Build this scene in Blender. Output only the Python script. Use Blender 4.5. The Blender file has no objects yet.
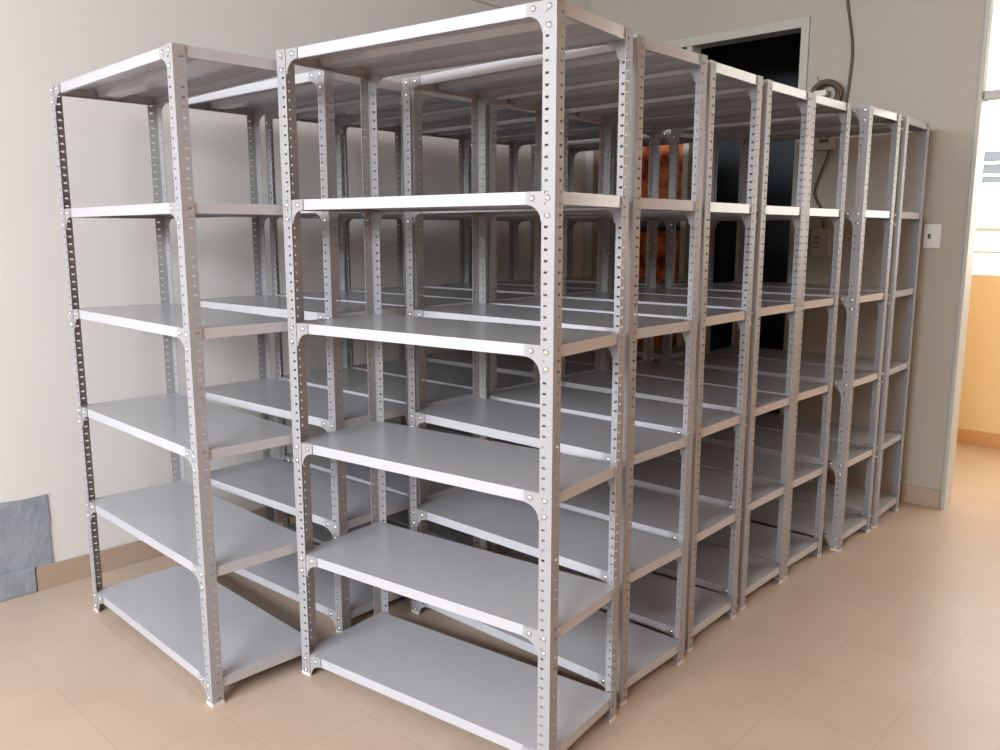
import bpy, bmesh, math, random
from mathutils import Vector, Matrix
random.seed(4)
S = bpy.context.scene
COL = S.collection

# ------------------------------------------------------------------ helpers
def link(name, verts, faces, mat, parent=None, loc=(0, 0, 0), smooth=False, recalc=True):
    me = bpy.data.meshes.new(name)
    bm = bmesh.new()
    vs = [bm.verts.new(v) for v in verts]
    for f in faces:
        try:
            bm.faces.new([vs[i] for i in f])
        except ValueError:
            pass
    if recalc:
        bmesh.ops.recalc_face_normals(bm, faces=bm.faces)
    bm.to_mesh(me)
    bm.free()
    me.materials.append(mat)
    if smooth:
        for p in me.polygons:
            p.use_smooth = True
    o = bpy.data.objects.new(name, me)
    COL.objects.link(o)
    o.parent = parent
    o.location = loc
    return o


class MB:
    """collects shapes of one part"""
    def __init__(self):
        self.v, self.f = [], []

    def add(self, verts, faces):
        n = len(self.v)
        self.v += [tuple(a) for a in verts]
        self.f += [tuple(i + n for i in g) for g in faces]
        return self

    def box(self, x0, x1, y0, y1, z0, z1):
        v = [(x, y, z) for z in (z0, z1) for y in (y0, y1) for x in (x0, x1)]
        return self.add(v, [(0, 2, 3, 1), (4, 5, 7, 6), (0, 1, 5, 4), (2, 6, 7, 3), (0, 4, 6, 2), (1, 3, 7, 5)])

    def bevbox(self, x0, x1, y0, y1, z0, z1, b):
        bm = bmesh.new()
        bmesh.ops.create_cube(bm, size=1)
        for v in bm.verts:
            v.co = Vector(((x0 + x1) / 2 + v.co.x * (x1 - x0), (y0 + y1) / 2 + v.co.y * (y1 - y0), (z0 + z1) / 2 + v.co.z * (z1 - z0)))
        bmesh.ops.bevel(bm, geom=bm.edges[:], offset=b, segments=2, affect='EDGES', profile=.5)
        bm.verts.ensure_lookup_table()
        bm.verts.index_update()
        self.add([v.co[:] for v in bm.verts], [[v.index for v in f.verts] for f in bm.faces])
        bm.free()
        return self

    def prism(self, poly, axis, a0, a1):
        """poly: 2-D outline, extruded along axis 'x','y' or 'z' from a0 to a1"""
        def P(p, a):
            return {'x': (a, p[0], p[1]), 'y': (p[0], a, p[1]), 'z': (p[0], p[1], a)}[axis]
        n = len(poly)
        v = [P(p, a0) for p in poly] + [P(p, a1) for p in poly]
        f = [tuple(range(n))[::-1], tuple(range(n, 2 * n))]
        f += [(i, (i + 1) % n, n + (i + 1) % n, n + i) for i in range(n)]
        return self.add(v, f)

    def tube(self, pts, r, seg=8, closed=False):
        pts = [Vector(p) for p in pts]
        n = len(pts)
        rings = []
        up = Vector((0.0, 0.0, 1.0))
        prev = None
        for i, p in enumerate(pts):
            if closed:
                t = (pts[(i + 1) % n] - pts[i - 1]).normalized()
            else:
                t = (pts[min(i + 1, n - 1)] - pts[max(i - 1, 0)]).normalized()
            if prev is None:
                a = t.cross(up)
                if a.length < 1e-3:
                    a = t.cross(Vector((1, 0, 0)))
                a.normalize()
            else:
                a = (prev - t * prev.dot(t)).normalized()
            prev = a
            b = t.cross(a)
            rings.append([p + r * (math.cos(2 * math.pi * k / seg) * a + math.sin(2 * math.pi * k / seg) * b) for k in range(seg)])
        v = [q for ring in rings for q in ring]
        f = []
        for i in range(n if closed else n - 1):
            j = (i + 1) % n
            for k in range(seg):
                l = (k + 1) % seg
                f.append((i * seg + k, i * seg + l, j * seg + l, j * seg + k))
        if not closed:
            f.append(tuple(range(seg))[::-1])
            f.append(tuple(range((n - 1) * seg, n * seg)))
        return self.add(v, f)

    def build(self, name, mat, parent=None, loc=(0, 0, 0), smooth=False):
        return link(name, self.v, self.f, mat, parent, loc, smooth)


def spline(pts, n=8):
    pts = [Vector(p) for p in pts]
    out = []
    for i in range(len(pts) - 1):
        p0, p1, p2, p3 = pts[max(i - 1, 0)], pts[i], pts[i + 1], pts[min(i + 2, len(pts) - 1)]
        for k in range(n):
            t = k / n
            out.append(.5 * ((2 * p1) + (p2 - p0) * t + (2 * p0 - 5 * p1 + 4 * p2 - p3) * t * t + (3 * p1 - p0 - 3 * p2 + p3) * t ** 3))
    out.append(pts[-1])
    return out


def empty(name, loc=(0, 0, 0), rz=0.0):
    o = bpy.data.objects.new(name, None)
    o.empty_display_size = .1
    COL.objects.link(o)
    o.location = loc
    o.rotation_euler = (0, 0, rz)
    return o


def tag(o, label, cat, group=None):
    o['label'] = label
    o['category'] = cat
    if group:
        o['group'] = group
    return o


def struct(o):
    o['kind'] = 'structure'
    return o


def copy_tree(o, parent=None):
    c = o.copy()
    COL.objects.link(c)
    c.parent = parent
    for ch in list(o.children):
        copy_tree(ch, c)
    return c


# ------------------------------------------------------------------ materials
def mat(name, col, rough=.5, metal=0.0, spec=.5, noise=None, bump=0.0, bscale=60.0):
    m = bpy.data.materials.new(name)
    m.use_nodes = True
    nt = m.node_tree
    b = nt.nodes['Principled BSDF']
    b.inputs['Base Color'].default_value = (*col, 1)
    b.inputs['Roughness'].default_value = rough
    b.inputs['Metallic'].default_value = metal
    b.inputs['Specular IOR Level'].default_value = spec
    tc = nt.nodes.new('ShaderNodeTexCoord')
    if noise:
        scale, amt, col2 = noise
        n = nt.nodes.new('ShaderNodeTexNoise')
        n.inputs['Scale'].default_value = scale
        n.inputs['Detail'].default_value = 6
        nt.links.new(tc.outputs['Object'], n.inputs['Vector'])
        r = nt.nodes.new('ShaderNodeValToRGB')
        r.color_ramp.elements[0].position = .5 - amt
        r.color_ramp.elements[1].position = .5 + amt
        r.color_ramp.elements[0].color = (*col, 1)
        r.color_ramp.elements[1].color = (*col2, 1)
        nt.links.new(n.outputs['Fac'], r.inputs['Fac'])
        nt.links.new(r.outputs['Color'], b.inputs['Base Color'])
    if bump:
        n2 = nt.nodes.new('ShaderNodeTexNoise')
        n2.inputs['Scale'].default_value = bscale
        n2.inputs['Detail'].default_value = 4
        nt.links.new(tc.outputs['Object'], n2.inputs['Vector'])
        bp = nt.nodes.new('ShaderNodeBump')
        bp.inputs['Strength'].default_value = bump
        bp.inputs['Distance'].default_value = .01
        nt.links.new(n2.outputs['Fac'], bp.inputs['Height'])
        nt.links.new(bp.outputs['Normal'], b.inputs['Normal'])
    return m


WALL = mat('wall_paint', (.575, .57, .565), .75, spec=.2, noise=(1.3, .35, (.595, .59, .585)), bump=.03, bscale=90)
WARMW = mat('warm_bounce_wall', (.50, .33, .19), .8, spec=.1, noise=(2, .4, (.53, .35, .2)))  # unseen right wall, tinted to bounce warm light onto the rack ends
WALLF = mat('dimmed_cream_wall', (.345, .315, .275), .75, spec=.2, noise=(1.3, .35, (.365, .335, .295)), bump=.03, bscale=90)  # cream, darkened to hold the weaker light on the far wall
CEIL = mat('ceiling_paint', (.45, .43, .40), .9, spec=.1, noise=(2, .4, (.47, .45, .42)))
PAINT = mat('grey_powder_coat', (.255, .252, .266), .42, spec=.35, noise=(5, .3, (.27, .267, .281)))
SHELF = mat('grey_shelf_coat', (.365, .365, .395), .20, spec=.5, noise=(4, .3, (.38, .38, .41)), bump=.008, bscale=14)
ZINC = mat('zinc_bolt', (.75, .75, .76), .25, metal=1.0, noise=(40, .3, (.8, .8, .8)))
PLASTIC = mat('white_plastic', (.58, .57, .55), .4, noise=(6, .4, (.61, .60, .58)))
CAP = mat('foot_cap_plastic', (.52, .51, .50), .5, noise=(20, .4, (.56, .55, .54)))
FRAME = mat('frame_paint', (.36, .355, .325), .5, noise=(3, .4, (.38, .375, .345)))
BASE = mat('skirting_tile', (.34, .255, .195), .3, noise=(3, .35, (.365, .28, .215)))
CEMENT = mat('bare_cement', (.20, .225, .26), .85, spec=.15, noise=(7, .16, (.27, .30, .335)), bump=.35, bscale=45)
DARKROOM = mat('unlit_interior', (.045, .055, .06), .8, noise=(2, .4, (.06, .07, .08)))  # near-black colour stands in for the missing light in the back room
ORANGE = mat('orange_wall_paint', (.67, .53, .33), .7, spec=.2, noise=(2, .4, (.70, .56, .35)))
OBASE = mat('orange_skirting_tile', (.50, .28, .14), .4, noise=(4, .4, (.6, .32, .15)))
RAIL = mat('railing_paint', (.60, .68, .80), .5, noise=(8, .4, (.64, .72, .84)))
CABLE = mat('brown_cable_sheath', (.060, .040, .024), .55, noise=(30, .3, (.088, .060, .038)))
CLOTH = mat('orange_cloth', (.20, .03, .018), .85, spec=.1, noise=(9, .13, (.62, .21, .08)), bump=.3, bscale=30)
BAND = mat('black_band', (.012, .011, .011), .7, noise=(20, .3, (.02, .018, .018)))
BOXP = mat('cream_box_plastic', (.37, .345, .31), .5, noise=(6, .4, (.39, .365, .33)))
DARKWIN = mat('meter_window', (.05, .06, .06), .2, noise=(10, .3, (.07, .08, .08)))
SWITCH = mat('dark_rocker', (.05, .05, .055), .4, noise=(10, .3, (.07, .07, .075)))
FACADE = mat('white_facade', (.88, .88, .87), .8, noise=(1, .4, (.9, .9, .89)))
FWIN = mat('facade_window_glass', (.07, .08, .09), .4, spec=.2, noise=(1, .3, (.10, .11, .12)))
YELLOW = mat('yellow_plaster', (.75, .66, .38), .8, noise=(2, .4, (.8, .72, .45)))
GLASS = bpy.data.materials.new('door_glass')
GLASS.use_nodes = True
_b = GLASS.node_tree.nodes['Principled BSDF']
_b.inputs['Base Color'].default_value = (.95, .97, .97, 1)
_b.inputs['Roughness'].default_value = 0
_b.inputs['Transmission Weight'].default_value = 1
_b.inputs['IOR'].default_value = 1.45


def floor_mat():
    m = bpy.data.materials.new('floor_tile')
    m.use_nodes = True
    nt = m.node_tree
    b = nt.nodes['Principled BSDF']
    tc = nt.nodes.new('ShaderNodeTexCoord')
    mp = nt.nodes.new('ShaderNodeMapping')
    mp.inputs['Location'].default_value = (-.285, .13, 0)
    br = nt.nodes.new('ShaderNodeTexBrick')
    br.offset = 0
    br.squash = 1
    br.inputs['Scale'].default_value = 1
    br.inputs['Brick Width'].default_value = .3
    br.inputs['Row Height'].default_value = .3
    br.inputs['Mortar Size'].default_value = .0016
    br.inputs['Mortar Smooth'].default_value = .3
    br.inputs['Bias'].default_value = 0
    br.inputs['Color1'].default_value = (.455, .35, .275, 1)
    br.inputs['Color2'].default_value = (.475, .366, .29, 1)
    br.inputs['Mortar'].default_value = (.40, .305, .238, 1)
    no = nt.nodes.new('ShaderNodeTexNoise')
    no.inputs['Scale'].default_value = 3.5
    no.inputs['Detail'].default_value = 7
    mx = nt.nodes.new('ShaderNodeMix')
    mx.data_type = 'RGBA'
    mx.blend_type = 'MULTIPLY'
    mx.inputs[0].default_value = .35
    cr = nt.nodes.new('ShaderNodeValToRGB')
    cr.color_ramp.elements[0].color = (.80, .78, .76, 1)
    cr.color_ramp.elements[1].color = (1, 1, 1, 1)
    cr.color_ramp.elements[0].position = .35
    cr.color_ramp.elements[1].position = .65
    L = nt.links.new
    L(tc.outputs['Object'], mp.inputs['Vector'])
    L(mp.outputs['Vector'], br.inputs['Vector'])
    L(tc.outputs['Object'], no.inputs['Vector'])
    L(no.outputs['Fac'], cr.inputs['Fac'])
    L(br.outputs['Color'], mx.inputs[6])
    L(cr.outputs['Color'], mx.inputs[7])
    L(mx.outputs[2], b.inputs['Base Color'])
    b.inputs['Roughness'].default_value = .38
    b.inputs['Specular IOR Level'].default_value = .4
    return m


FLOOR = floor_mat()

# ------------------------------------------------------------------ the setting (room frame: u to the right, v away)
UL, VF, VN, UR, HC = -2.347, 3.20, -5.0, 3.4, 3.45      # left wall, far wall, near wall, right wall, ceiling
T = .10
D0, D1, DH = -2.267, -.838, 2.600                        # dark doorway
E0, E1, EH = .105, 1.30, 2.78                            # open doorway on the right

struct(MB().box(-6, 7, VN - T, 6.5, -.08, 0).build('floor', FLOOR))
struct(MB().box(UL - T, UR + 1.2, VN - 1.2, VF + T, HC, HC + .1).build('ceiling', CEIL))  # overhang past near and right walls added to block outside light
struct(MB().box(UL - T, UL, VN - T, VF + T, 0, HC).build('wall_left', WALL))
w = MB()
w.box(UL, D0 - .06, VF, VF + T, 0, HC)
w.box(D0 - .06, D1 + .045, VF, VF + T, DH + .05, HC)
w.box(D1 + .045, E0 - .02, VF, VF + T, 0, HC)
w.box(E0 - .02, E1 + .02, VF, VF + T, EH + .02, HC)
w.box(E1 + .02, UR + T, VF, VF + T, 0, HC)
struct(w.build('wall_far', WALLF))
# near wall behind the camera with a wide window on its left half
N0, N1, NZ0, NZ1 = -1.8, 2.2, 1.80, 3.05
w = MB()
w.box(UL, N0, VN - T, VN, 0, HC).box(N1, UR, VN - T, VN, 0, HC)
w.box(N0, N1, VN - T, VN, 0, NZ0).box(N0, N1, VN - T, VN, NZ1, HC)
struct(w.build('wall_near', WALL))
# unseen right wall, with a made-up window added for warm side light
R0, R1, RZ0, RZ1 = -.6, 1.8, .25, 1.75
w = MB()
w.box(UR, UR + T, VN - T, R0, 0, HC).box(UR, UR + T, R1, VF, 0, HC)
w.box(UR, UR + T, R0, R1, 0, RZ0).box(UR, UR + T, R0, R1, RZ1, HC)
struct(w.build('wall_right', WARMW))
struct(MB().box(UR + 1.25, UR + 1.35, -4, 3.3, 0, HC + .1).build('wall_sky_blocker', ORANGE))  # unseen wall added to keep white sky out of the right opening

fr = struct(MB().box(N0, N1, VN - .07, VN - .03, NZ0, NZ0 + .05).box(N0, N1, VN - .07, VN - .03, NZ1 - .05, NZ1)
            .box(N0, N0 + .05, VN - .07, VN - .03, NZ0, NZ1).box(N1 - .05, N1, VN - .07, VN - .03, NZ0, NZ1)
            .box(.175, .225, VN - .07, VN - .03, NZ0, NZ1).build('window_1', FRAME))
fr = struct(MB().box(UR + .03, UR + .07, R0, R1, RZ0, RZ0 + .05).box(UR + .03, UR + .07, R0, R1, RZ1 - .05, RZ1)
            .box(UR + .03, UR + .07, R0, R0 + .05, RZ0, RZ1).box(UR + .03, UR + .07, R1 - .05, R1, RZ0, RZ1)
            .box(UR + .03, UR + .07, .575, .625, RZ0, RZ1).build('window_fill', FRAME))  # frame of the added fill opening

# skirting
struct(MB().bevbox(UL, UL + .012, -.493, VF, 0, .10, .002).build('baseboard_left', BASE))
struct(MB().bevbox(D1 + .05, E0 - .026, VF - .012, VF, 0, .10, .002).build('baseboard_far', BASE))
# concrete ring beam above the left wall
struct(MB().bevbox(UL, UL + .02, VN, VF, 2.80, HC, .003).build('trim_1', WALL))

# bare cement patch low on the left wall, with a rough upper edge
pts = []
n = 26
for i in range(n + 1):
    v = -2.6 + (2.6 - .424) * i / n
    pts.append((v, .400 + random.uniform(-.004, .004)))
poly = [(-2.6, .0), (-.424 - .008, .0)]
edge = [(-.424 + random.uniform(-.003, .003), .1 + .3 * k / 8) for k in range(0, 8)]
poly = [(-2.6, .095), (-.424, .095)] + edge[1:] + [(-.424, .400)] + pts[::-1][1:]
struct(MB().prism(poly, 'x', UL, UL + .005).build('trim_2', CEMENT))
struct(MB().bevbox(UL, UL + .016, -2.6, -.497, 0, .108, .004).build('trim_3', CEMENT))

# ---- dark doorway in the far wall: frame, and the unlit room behind
f = MB()
f.box(D0 - .06, D0, VF - .015, VF + T + .01, 0, DH + .05)
f.box(D1, D1 + .045, VF - .015, VF + T + .01, 0, DH + .05)
f.box(D0, D1, VF - .015, VF + T + .01, DH, DH + .05)
f.box(-1.572, -1.532, VF - .005, VF + T, 0, DH)
struct(f.build('door_1', FRAME))
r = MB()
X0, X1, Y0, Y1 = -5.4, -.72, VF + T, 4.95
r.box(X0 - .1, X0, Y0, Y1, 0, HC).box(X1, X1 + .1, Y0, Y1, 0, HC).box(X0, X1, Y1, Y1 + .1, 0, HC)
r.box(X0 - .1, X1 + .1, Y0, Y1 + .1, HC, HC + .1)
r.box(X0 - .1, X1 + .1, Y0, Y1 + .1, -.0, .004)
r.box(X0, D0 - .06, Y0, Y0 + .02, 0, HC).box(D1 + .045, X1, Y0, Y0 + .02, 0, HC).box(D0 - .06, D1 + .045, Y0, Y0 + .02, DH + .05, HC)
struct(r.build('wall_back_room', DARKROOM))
# orange corridor: end wall, plus outer face and soffit added to bounce orange light
struct(MB().box(-.62, -.60, VF + T, 4.99, 0, 3.1).build('wall_corridor', ORANGE))
struct(MB().box(-.60, E0 - .02, VF + T, VF + T + .012, 0, 3.1).box(E1 + .02, 7, VF + T, VF + T + .012, 0, 3.1)
       .box(E0 - .02, E1 + .02, VF + T, VF + T + .012, EH + .02, 3.1).build('wall_corridor_bounce', ORANGE))
struct(MB().box(-.62, 7, VF + T, 4.99, 3.1, 3.2).build('ceiling_bounce', ORANGE))

# ---- bright doorway on the right: lining with a transom bar
f = MB()
f.bevbox(E0 - .02, E0, VF - .012, VF + T + .012, 0, EH + .02, .003)
f.bevbox(E1, E1 + .02, VF - .012, VF + T + .012, 0, EH + .02, .003)
f.box(E0, E1, VF - .012, VF + T + .012, EH, EH + .02)
f.bevbox(E0, E1, VF + .02, VF + .08, 2.115, 2.160, .004)
dr = struct(f.build('door_2', FRAME))
MB().box(E0 + .002, E1 - .002, VF + .045, VF + .051, 2.158, EH - .002).build('glass_pane', GLASS, dr)

# ---- corridor outside: parapet, skirting, railing, facade across the yard
VP = 4.87
struct(MB().box(-.60, 7, VP, VP + .12, 0, 1.183).build('wall_parapet', ORANGE))
struct(MB().bevbox(-.60, 7, VP - .012, VP, 0, .10, .002).build('baseboard_parapet', OBASE))
rl = empty('balcony_railing', (.9, VP + .06, 1.183))
tag(rl, 'pale metal pipe railing on top of the orange parapet outside the doorway', 'railing')
for z, rr in ((1.335, .012), (1.490, .020)):
    MB().tube([(-1.48, 0, z - 1.183), (2.9, 0, z - 1.183)], rr, 10).build('rail', RAIL, rl, smooth=True)
for x in (-1.44, .45, 1.75, 2.8):
    MB().tube([(x, 0, -.01), (x, 0, .307)], .014, 8).build('post', RAIL, rl, smooth=True)

VB = 18.0
bd = empty('white_building', (-2.5, VB, -4.0))
tag(bd, 'white building with a barred grey window seen beyond the orange parapet', 'building')
MB().box(-1.05, 9.5, 0, 6, 0, 10.5).build('facade_wall', FACADE, bd)
wn = MB().box(-.98, .6, -.02, .01, 6.42, 7.13).build('window', FWIN, bd)
g = MB()
for z in (6.42, 6.60, 6.84, 7.09):
    g.box(-1.0, .62, -.06, -.02, z, z + .05)
for x in (-1.0, -.48, .04, .57):
    g.box(x, x + .05, -.06, -.02, 6.42, 7.14)
g.build('window_frame', FACADE, wn)
MB().box(-.35, 4, -.6, 0, 4.55, 5.05).build('balcony_ledge', YELLOW, bd)
# ground of the yard, one floor below
struct(MB().box(-25, 25, 6.6, 40, -4.1, -4.0).build('ground_yard', FACADE))

# ------------------------------------------------------------------ shelving racks
W, D, H = .984, .384, 2.0
TH, FL = .0022, .038            # angle thickness and flange width
LIP = .031
LEV = [2.0, 1.5636, 1.187, .8036, .4268, .0755]
LEVL = [1.978, 1.5505, 1.188, .8211, .4506, .0834]


def angle_post(h, sx, sy, parent, loc):
    """slotted angle: two flanges meeting at the outer corner, one column of punched slots in each"""
    m = MB()
    pitch, sh = .0275, .006
    ks = [.018 + pitch * k for k in range(int((h - .03) / pitch) + 1)]

    def flange(P, sa, sb):
        cols = [(0, sa), (sb, FL)]
        for d in (0, TH):
            for a, b in cols:
                m.add([P(a, 0, d), P(b, 0, d), P(b, h, d), P(a, h, d)], [(0, 1, 2, 3)])
            z = 0
            for k in ks + [h]:
                m.add([P(sa, z, d), P(sb, z, d), P(sb, k, d), P(sa, k, d)], [(0, 1, 2, 3)])
                z = k + sh
        for k in ks:
            q = [(sa, k), (sb, k), (sb, k + sh), (sa, k + sh)]
            for i in range(4):
                a, b = q[i], q[(i + 1) % 4]
                m.add([P(*a, 0), P(*b, 0), P(*b, TH), P(*a, TH)], [(0, 1, 2, 3)])
        m.add([P(FL, 0, 0), P(FL, h, 0), P(FL, h, TH), P(FL, 0, TH)], [(0, 1, 2, 3)])
        for z in (0, h):
            m.add([P(0, z, 0), P(FL, z, 0), P(FL, z, TH), P(0, z, TH)], [(0, 1, 2, 3)])
    flange(lambda s, z, d: (-sx * s, -sy * d, z), .0205, .0305)
    flange(lambda s, z, d: (-sx * d, -sy * s, z), .0195, .0315)
    o = link('post', m.v, m.f, PAINT, parent, loc, recalc=False)
    c = MB()
    e = .0012
    x0, x1 = sorted((sx * e, -sx * (FL + e)))
    ya, yb = sorted((sy * e, -sy * (TH + e)))
    c.box(x0, x1, ya, yb, 0, .010)
    xa, xb = sorted((sx * e, -sx * (TH + e)))
    y0, y1 = sorted((-sy * (TH + e), -sy * (FL + e)))
    c.box(xa, xb, y0, y1, 0, .010)
    c.build('foot_cap', CAP, o)
    return o


def shelf_tray(parent, z):
    a, b = W / 2 - TH - .0022, D / 2 - TH - .0042
    t = .0009
    m = MB()
    m.box(-a, a, -b, b, -t, 0)
    for s in (-1, 1):
        y0, y1 = sorted((s * b, s * (b - t)))
        m.box(-a, a, y0, y1, -LIP, -t)
        y0, y1 = sorted((s * (b - t), s * (b - .014)))
        m.box(-a + t, a - t, y0, y1, -LIP, -LIP + t)
        x0, x1 = sorted((s * a, s * (a - t)))
        m.box(x0, x1, -b + t, b - t, -LIP, -t)
        x0, x1 = sorted((s * (a - t), s * (a - .012)))
        m.box(x0, x1, -b + .014, b - .014, -LIP, -LIP + t)
    o = m.build('shelf', SHELF, parent, (0, 0, z))
    # folded hat rib under the middle of the tray
    k = .0009
    q = [(-.060, -k), (-.038, -k), (-.030, -.021), (.030, -.021), (.038, -k), (.060, -k),
         (.060, -2 * k), (.0388, -2 * k), (.0308, -.0219), (-.0308, -.0219), (-.0388, -2 * k), (-.060, -2 * k)]
    q = [(y, zz - .0002) for y, zz in q]
    r = MB()
    n = len(q)
    xs = (-a + .016, a - .016)
    v = [(x, y, zz) for x in xs for y, zz in q]
    f = [(i, (i + 1) % n, n + (i + 1) % n, n + i) for i in range(n)]
    for o2 in (0, n):
        for i in range(5):
            f.append((o2 + i, o2 + i + 1, o2 + 10 - i, o2 + 11 - i))
    r.add(v, f)
    r.build('stiffener', SHELF, o)
    return o


def gusset_outline():
    """corner plate: tall beside the post, running along the beam, hollow cut corner"""
    top, wid, down = -.001, .088, .072
    pts = [(.0035, top), (wid, top), (wid, -LIP)]
    cx, cz = wid, -down
    for k in range(9):
        a = math.radians(90 + 90 * k / 8)
        ex, ez = wid - FL - .004, down - LIP
        pts.append((wid + ex * math.cos(a), -down + ez * math.sin(a)))
    pts += [(.0035, -down)]
    return pts


GO = gusset_outline()


def bolt_mesh(name, parent, loc, sy):
    m = MB()
    seg = 8
    v = []
    for rad, y in ((.0078, 0), (.0078, .002), (.0062, .0046), (.003, .0058)):
        for k in range(seg):
            a = 2 * math.pi * k / seg
            v.append((rad * math.cos(a), sy * y, rad * math.sin(a)))
    f = [(i * seg + k, i * seg + (k + 1) % seg, (i + 1) * seg + (k + 1) % seg, (i + 1) * seg + k) for i in range(3) for k in range(seg)]
    f += [tuple(range(seg)), tuple(range(3 * seg, 4 * seg))]
    m.add(v, f)
    return m.build(name, ZINC, parent, loc, smooth=True)


def rack(levels, h, bolts=True):
    root = empty('shelving_rack')
    for sx in (-1, 1):
        for sy in (-1, 1):
            angle_post(h, sx, sy, root, (sx * W / 2, sy * D / 2, 0))
    first = shelf_tray(root, levels[0])
    for z in levels[1:]:
        c = copy_tree(first, root)
        c.location = (0, 0, z)
    for sx in (-1, 1):
        for sy in (-1, 1):
            pl = None
            for z in levels:
                loc = (sx * W / 2, sy * (D / 2 - TH - .0004), z)
                if pl is None:
                    pl = MB().prism([(-sx * x, zz) for x, zz in GO], 'y', *sorted((0, -sy * .0026))).build('gusset_plate', PAINT, root, loc)
                    if bolts:
                        b = bolt_mesh('bolt', pl, (-sx * .067, 0, -.016), sy)
                        for bx, bz in ((.020, -.016), (.020, -.058)):
                            b2 = b.copy()
                            COL.objects.link(b2)
                            b2.parent = pl
                            b2.location = (-sx * bx, sy * (TH + .0004), bz)
                else:
                    c = copy_tree(pl, root)
                    c.location = loc
    return root


RIGHT = 'grey steel racks of the right row'
LEFT = 'grey steel racks of the left row'
master = rack(LEV, H)
right = [
    (-.5123, .1291, .125, 'grey slotted steel rack nearest the camera, first of the right row, six empty shelves'),
    (-.5641, .6279, .0015, 'grey steel rack second from the front in the right row, right behind the nearest rack'),
    (-.5929, 1.058, .030, 'grey steel rack third from the front in the right row, counted along the aisle'),
    (-.6096, 1.5158, .0016, 'grey steel rack fourth from the front in the right row, middle of its seven racks'),
    (-.6126, 1.924, -.0187, 'grey steel rack fifth in the right row, its end frame just before the narrow gap'),
    (-.5644, 2.4013, -.0128, 'grey steel rack second from the back of the right row, just past the narrow gap'),
    (-.5627, 2.8224, .0302, 'rearmost grey steel rack of the right row, beside the white wall switch'),
]
for i, (u, v, a, lab) in enumerate(right):
    o = master if i == 0 else copy_tree(master)
    o.location = (u, v, 0)
    o.rotation_euler = (0, 0, a)
    tag(o, lab, 'shelving rack', RIGHT)
lead = rack(LEVL, 1.978)
lead.location = (-1.4878, -.2286, 0)
lead.rotation_euler = (0, 0, -.0298)
tag(lead, 'grey steel rack at the far left of the photo, front of the left row', 'shelving rack', LEFT)
left = [
    (-1.5994, .3057, .0437, 'grey steel rack second in the left row, seen between the two front racks'),
    (-1.6024, .7213, .012, 'grey steel rack third from the front in the left row, against the pale left wall'),
    (-1.6087, 1.132, .012, 'grey steel rack fourth from the front in the left row, mostly hidden'),
    (-1.615, 1.600, .025, 'grey steel rack fifth in the left row, third counted from the far wall'),
    (-1.6212, 2.020, .025, 'grey steel rack next to last in the left row, second from the far wall'),
    (-1.6275, 2.560, .025, 'last grey steel rack of the left row, standing before the orange cloth'),
]
for u, v, a, lab in left:
    o = copy_tree(master)
    o.location = (u, v, 0)
    o.rotation_euler = (0, 0, a)
    tag(o, lab, 'shelving rack', LEFT)

# ------------------------------------------------------------------ things on the far wall
# cable down the wall
pts = spline([(-.612, VF - .010, HC - .002), (-.612, VF - .010, 3.1), (-.607, VF - .010, 2.88), (-.595, VF - .010, 2.72), (-.573, VF - .010, 2.60),
              (-.553, VF - .010, 2.49), (-.547, VF - .010, 2.40), (-.552, VF - .010, 2.30), (-.559, VF - .010, 2.21), (-.570, VF - .012, 2.12),
              (-.590, VF - .020, 2.085), (-.615, VF - .026, 2.072), (-.625, VF - .028, 2.05)], 8)
wc = MB().tube(pts, .0075, 8).build('power_cable', CABLE, smooth=True)
tag(wc, 'brown power cable running down the far wall from the ceiling', 'cable')

# coil of spare cable hung on the wall, a white joint box inside it
cc = empty('cable_coil', (-.662, VF - .045, 2.212))
tag(cc, 'coil of brown cable with a white connector, above the racks on the far wall', 'cable coil')
lp = MB()
for k in range(9):
    rr = .066 + random.uniform(-.009, .010)
    dy = -.022 + .0055 * k
    ox, oz = random.uniform(-.006, .006), random.uniform(-.006, .006)
    lp.tube([(ox + rr * 1.12 * math.cos(2 * math.pi * t / 40), dy + .004 * math.sin(4 * math.pi * t / 40), oz + rr * math.sin(2 * math.pi * t / 40)) for t in range(40)], .0085, 7, closed=True)
lp.build('cable_loops', CABLE, cc, smooth=True)
MB().bevbox(-.060, .012, -.034, .012, -.006, .026, .006).build('connector', PLASTIC, cc)
tl = MB().tube(spline([(-.020, -.012, .066), (-.040, -.014, .082), (-.048, -.012, .096), (-.044, -.012, .102)], 5), .0025, 6)
tl.build('cable_end', CABLE, cc, smooth=True)

# upper meter box
mb_ = empty('meter_box', (-.652, VF, 1.918))
tag(mb_, 'small cream meter box with a dark window, high on the far wall behind racks', 'meter box')
MB().bevbox(-.050, .048, -.065, 0, 0, .138, .005).build('body', BOXP, mb_)
MB().bevbox(-.022, .028, -.069, -.064, .040, .086, .002).build('display_window', DARKWIN, mb_)
MB().box(-.014, .014, -.0705, -.0685, .058, .069).build('display_digits', BOXP, mb_)

# lower breaker box with three slots
bb = empty('breaker_box', (-.640, VF, 1.335))
tag(bb, 'cream breaker box with three slits, lower of the two boxes on the far wall', 'breaker box')
MB().bevbox(-.052, .052, -.055, .002, 0, .150, .005).build('body', BOXP, bb)
MB().bevbox(-.056, .056, -.058, .002, .146, .153, .002).build('lid', BOXP, bb)
for k in range(3):
    MB().box(-.038, -.004, -.0562, -.054, .048 + .027 * k, .054 + .027 * k).build('slot', SWITCH, bb)

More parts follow.
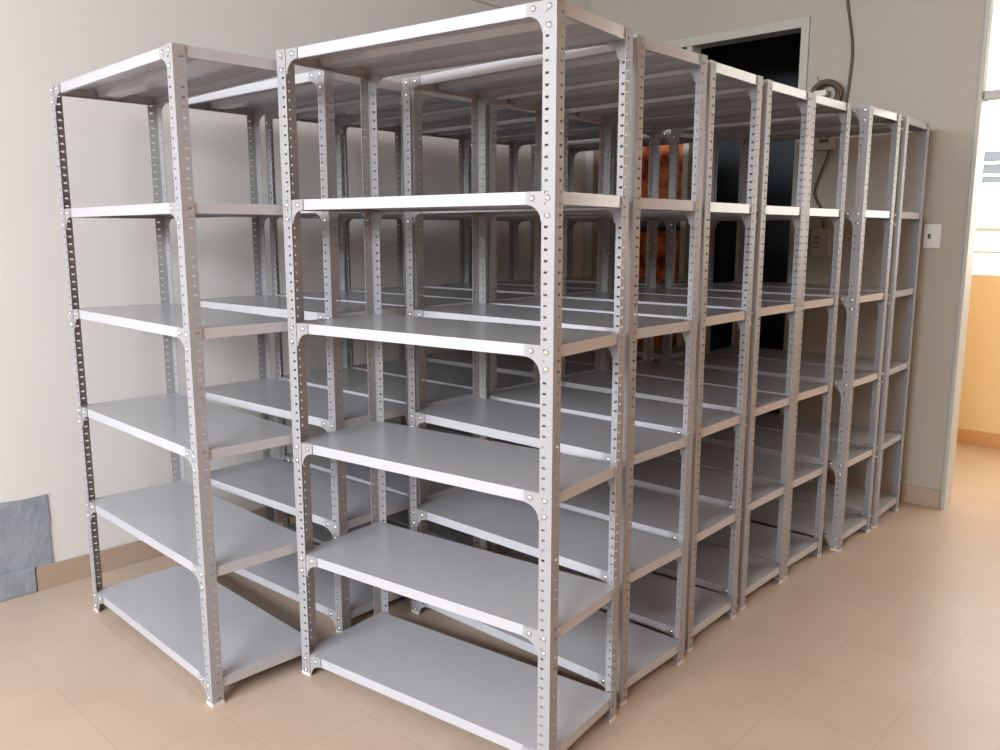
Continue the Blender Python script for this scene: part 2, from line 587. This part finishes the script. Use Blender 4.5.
pts = spline([(-.628, VF - .040, 1.922), (-.640, VF - .040, 1.87), (-.682, VF - .030, 1.77), (-.703, VF - .024, 1.70),
              (-.694, VF - .024, 1.655), (-.660, VF - .026, 1.60), (-.642, VF - .030, 1.55), (-.634, VF - .032, 1.484)], 8)
jc = MB().tube(pts, .0065, 8).build('power_cable', CABLE, smooth=True)
tag(jc, 'short brown cable bowing between the two boxes on the far wall', 'cable')

# switch plate
sp = empty('light_switch', (-.070, VF, 1.448))
tag(sp, 'white wall switch plate with a small dark rocker, right of the racks', 'light switch')
MB().bevbox(-.042, .042, -.011, 0, -.062, .062, .003).build('plate', PLASTIC, sp)
MB().bevbox(-.020, -.006, -.0145, -.010, -.014, .012, .001).build('rocker', SWITCH, sp)

# orange cloth hanging in the dark doorway, gathered by a black band
cl = empty('hanging_cloth', (-1.915, VF + .06, .25))
tag(cl, 'orange-red cloth hanging in the dark doorway with a black band across it', 'cloth')


def cloth_y(x, z):
    g = 1 - .55 * math.exp(-((z - 1.27) / .12) ** 2)
    return g * (.035 * math.sin(x * 34 + .7 * math.sin(z * 2.1)) + .016 * math.sin(x * 71 + z * 3.0) + .012 * math.sin(z * 9 + x * 12))


nx, nz = 90, 46
vv = []
for s in (0, .006):
    for j in range(nz + 1):
        z = 1.86 * j / nz
        for i in range(nx + 1):
            x = -.350 + .68 * i / nx
            vv.append((x, cloth_y(x, z) + s, z))
ff = []
o2 = (nx + 1) * (nz + 1)
for j in range(nz):
    for i in range(nx):
        a = j * (nx + 1) + i
        ff.append((a, a + 1, a + nx + 2, a + nx + 1))
        ff.append((o2 + a, o2 + a + nx + 1, o2 + a + nx + 2, o2 + a + 1))
for j in range(nz):
    for i in (0, nx):
        a = j * (nx + 1) + i
        ff.append((a, a + nx + 1, o2 + a + nx + 1, o2 + a))
for i in range(nx):
    for j in (0, nz):
        a = j * (nx + 1) + i
        ff.append((a, o2 + a, o2 + a + 1, a + 1))
link('fabric', vv, ff, CLOTH, cl, smooth=True)
vv = []
for s in (-.006, .014):
    for z in (1.225, 1.305):
        for i in range(nx + 1):
            x = -.352 + .684 * i / nx
            vv.append((x, cloth_y(x, 1.265) + s, z))
n1 = nx + 1
ff = []
for i in range(nx):
    ff += [(i, i + 1, n1 + i + 1, n1 + i), (2 * n1 + i, 3 * n1 + i, 3 * n1 + i + 1, 2 * n1 + i + 1),
           (i, 2 * n1 + i, 2 * n1 + i + 1, i + 1), (n1 + i, n1 + i + 1, 3 * n1 + i + 1, 3 * n1 + i)]
ff += [(0, n1, 3 * n1, 2 * n1), (nx, 2 * n1 + nx, 3 * n1 + nx, n1 + nx)]
link('band', vv, ff, BAND, cl, smooth=True)
MB().tube([(-.352, 0, 1.865), (.343, 0, 1.865)], .013, 10).build('curtain_rod', FRAME, cl, smooth=True)

# ------------------------------------------------------------------ light
def area(name, loc, direction, sx, sy, power, col):
    l = bpy.data.lights.new(name, 'AREA')
    l.shape = 'RECTANGLE'
    l.size, l.size_y = sx, sy
    l.energy = power
    l.color = col
    o = bpy.data.objects.new(name, l)
    COL.objects.link(o)
    o.location = loc
    o.rotation_euler = Vector(direction).to_track_quat('-Z', 'Y').to_euler()
    return o


area('daylight_near_window', ((N0 + N1) / 2, VN - .015, (NZ0 + NZ1) / 2), (-.2, 1, -.95), N1 - N0 - .1, NZ1 - NZ0 - .1, 560, (.90, .95, 1.0))
area('warm_fill_right', (UR + .015, (R0 + R1) / 2, (RZ0 + RZ1) / 2), (-1, 0, -.25), R1 - R0 - .1, RZ1 - RZ0 - .1, 20, (1.0, .44, .14))  # added warm fill for the right-facing rack ends and floor

wd = bpy.data.worlds.new('sky')
S.world = wd
wd.use_nodes = True
bg = wd.node_tree.nodes['Background']
bg.inputs['Color'].default_value = (1.0, .97, .92, 1)
bg.inputs['Strength'].default_value = 6.8

# ------------------------------------------------------------------ camera
cam = bpy.data.cameras.new('camera')
cam.sensor_width = 36
cam.lens = 30.18
cam.clip_start = .02
co = bpy.data.objects.new('camera', cam)
COL.objects.link(co)
co.location = (1.2985, -1.5892, 1.4637)
co.rotation_euler = (math.pi / 2 - .16768, 0, .74924)
S.camera = co

S.view_settings.view_transform = 'Standard'
S.view_settings.look = 'None'
S.view_settings.exposure = 0.0
S.view_settings.gamma = 1
S.view_settings.use_curve_mapping = False
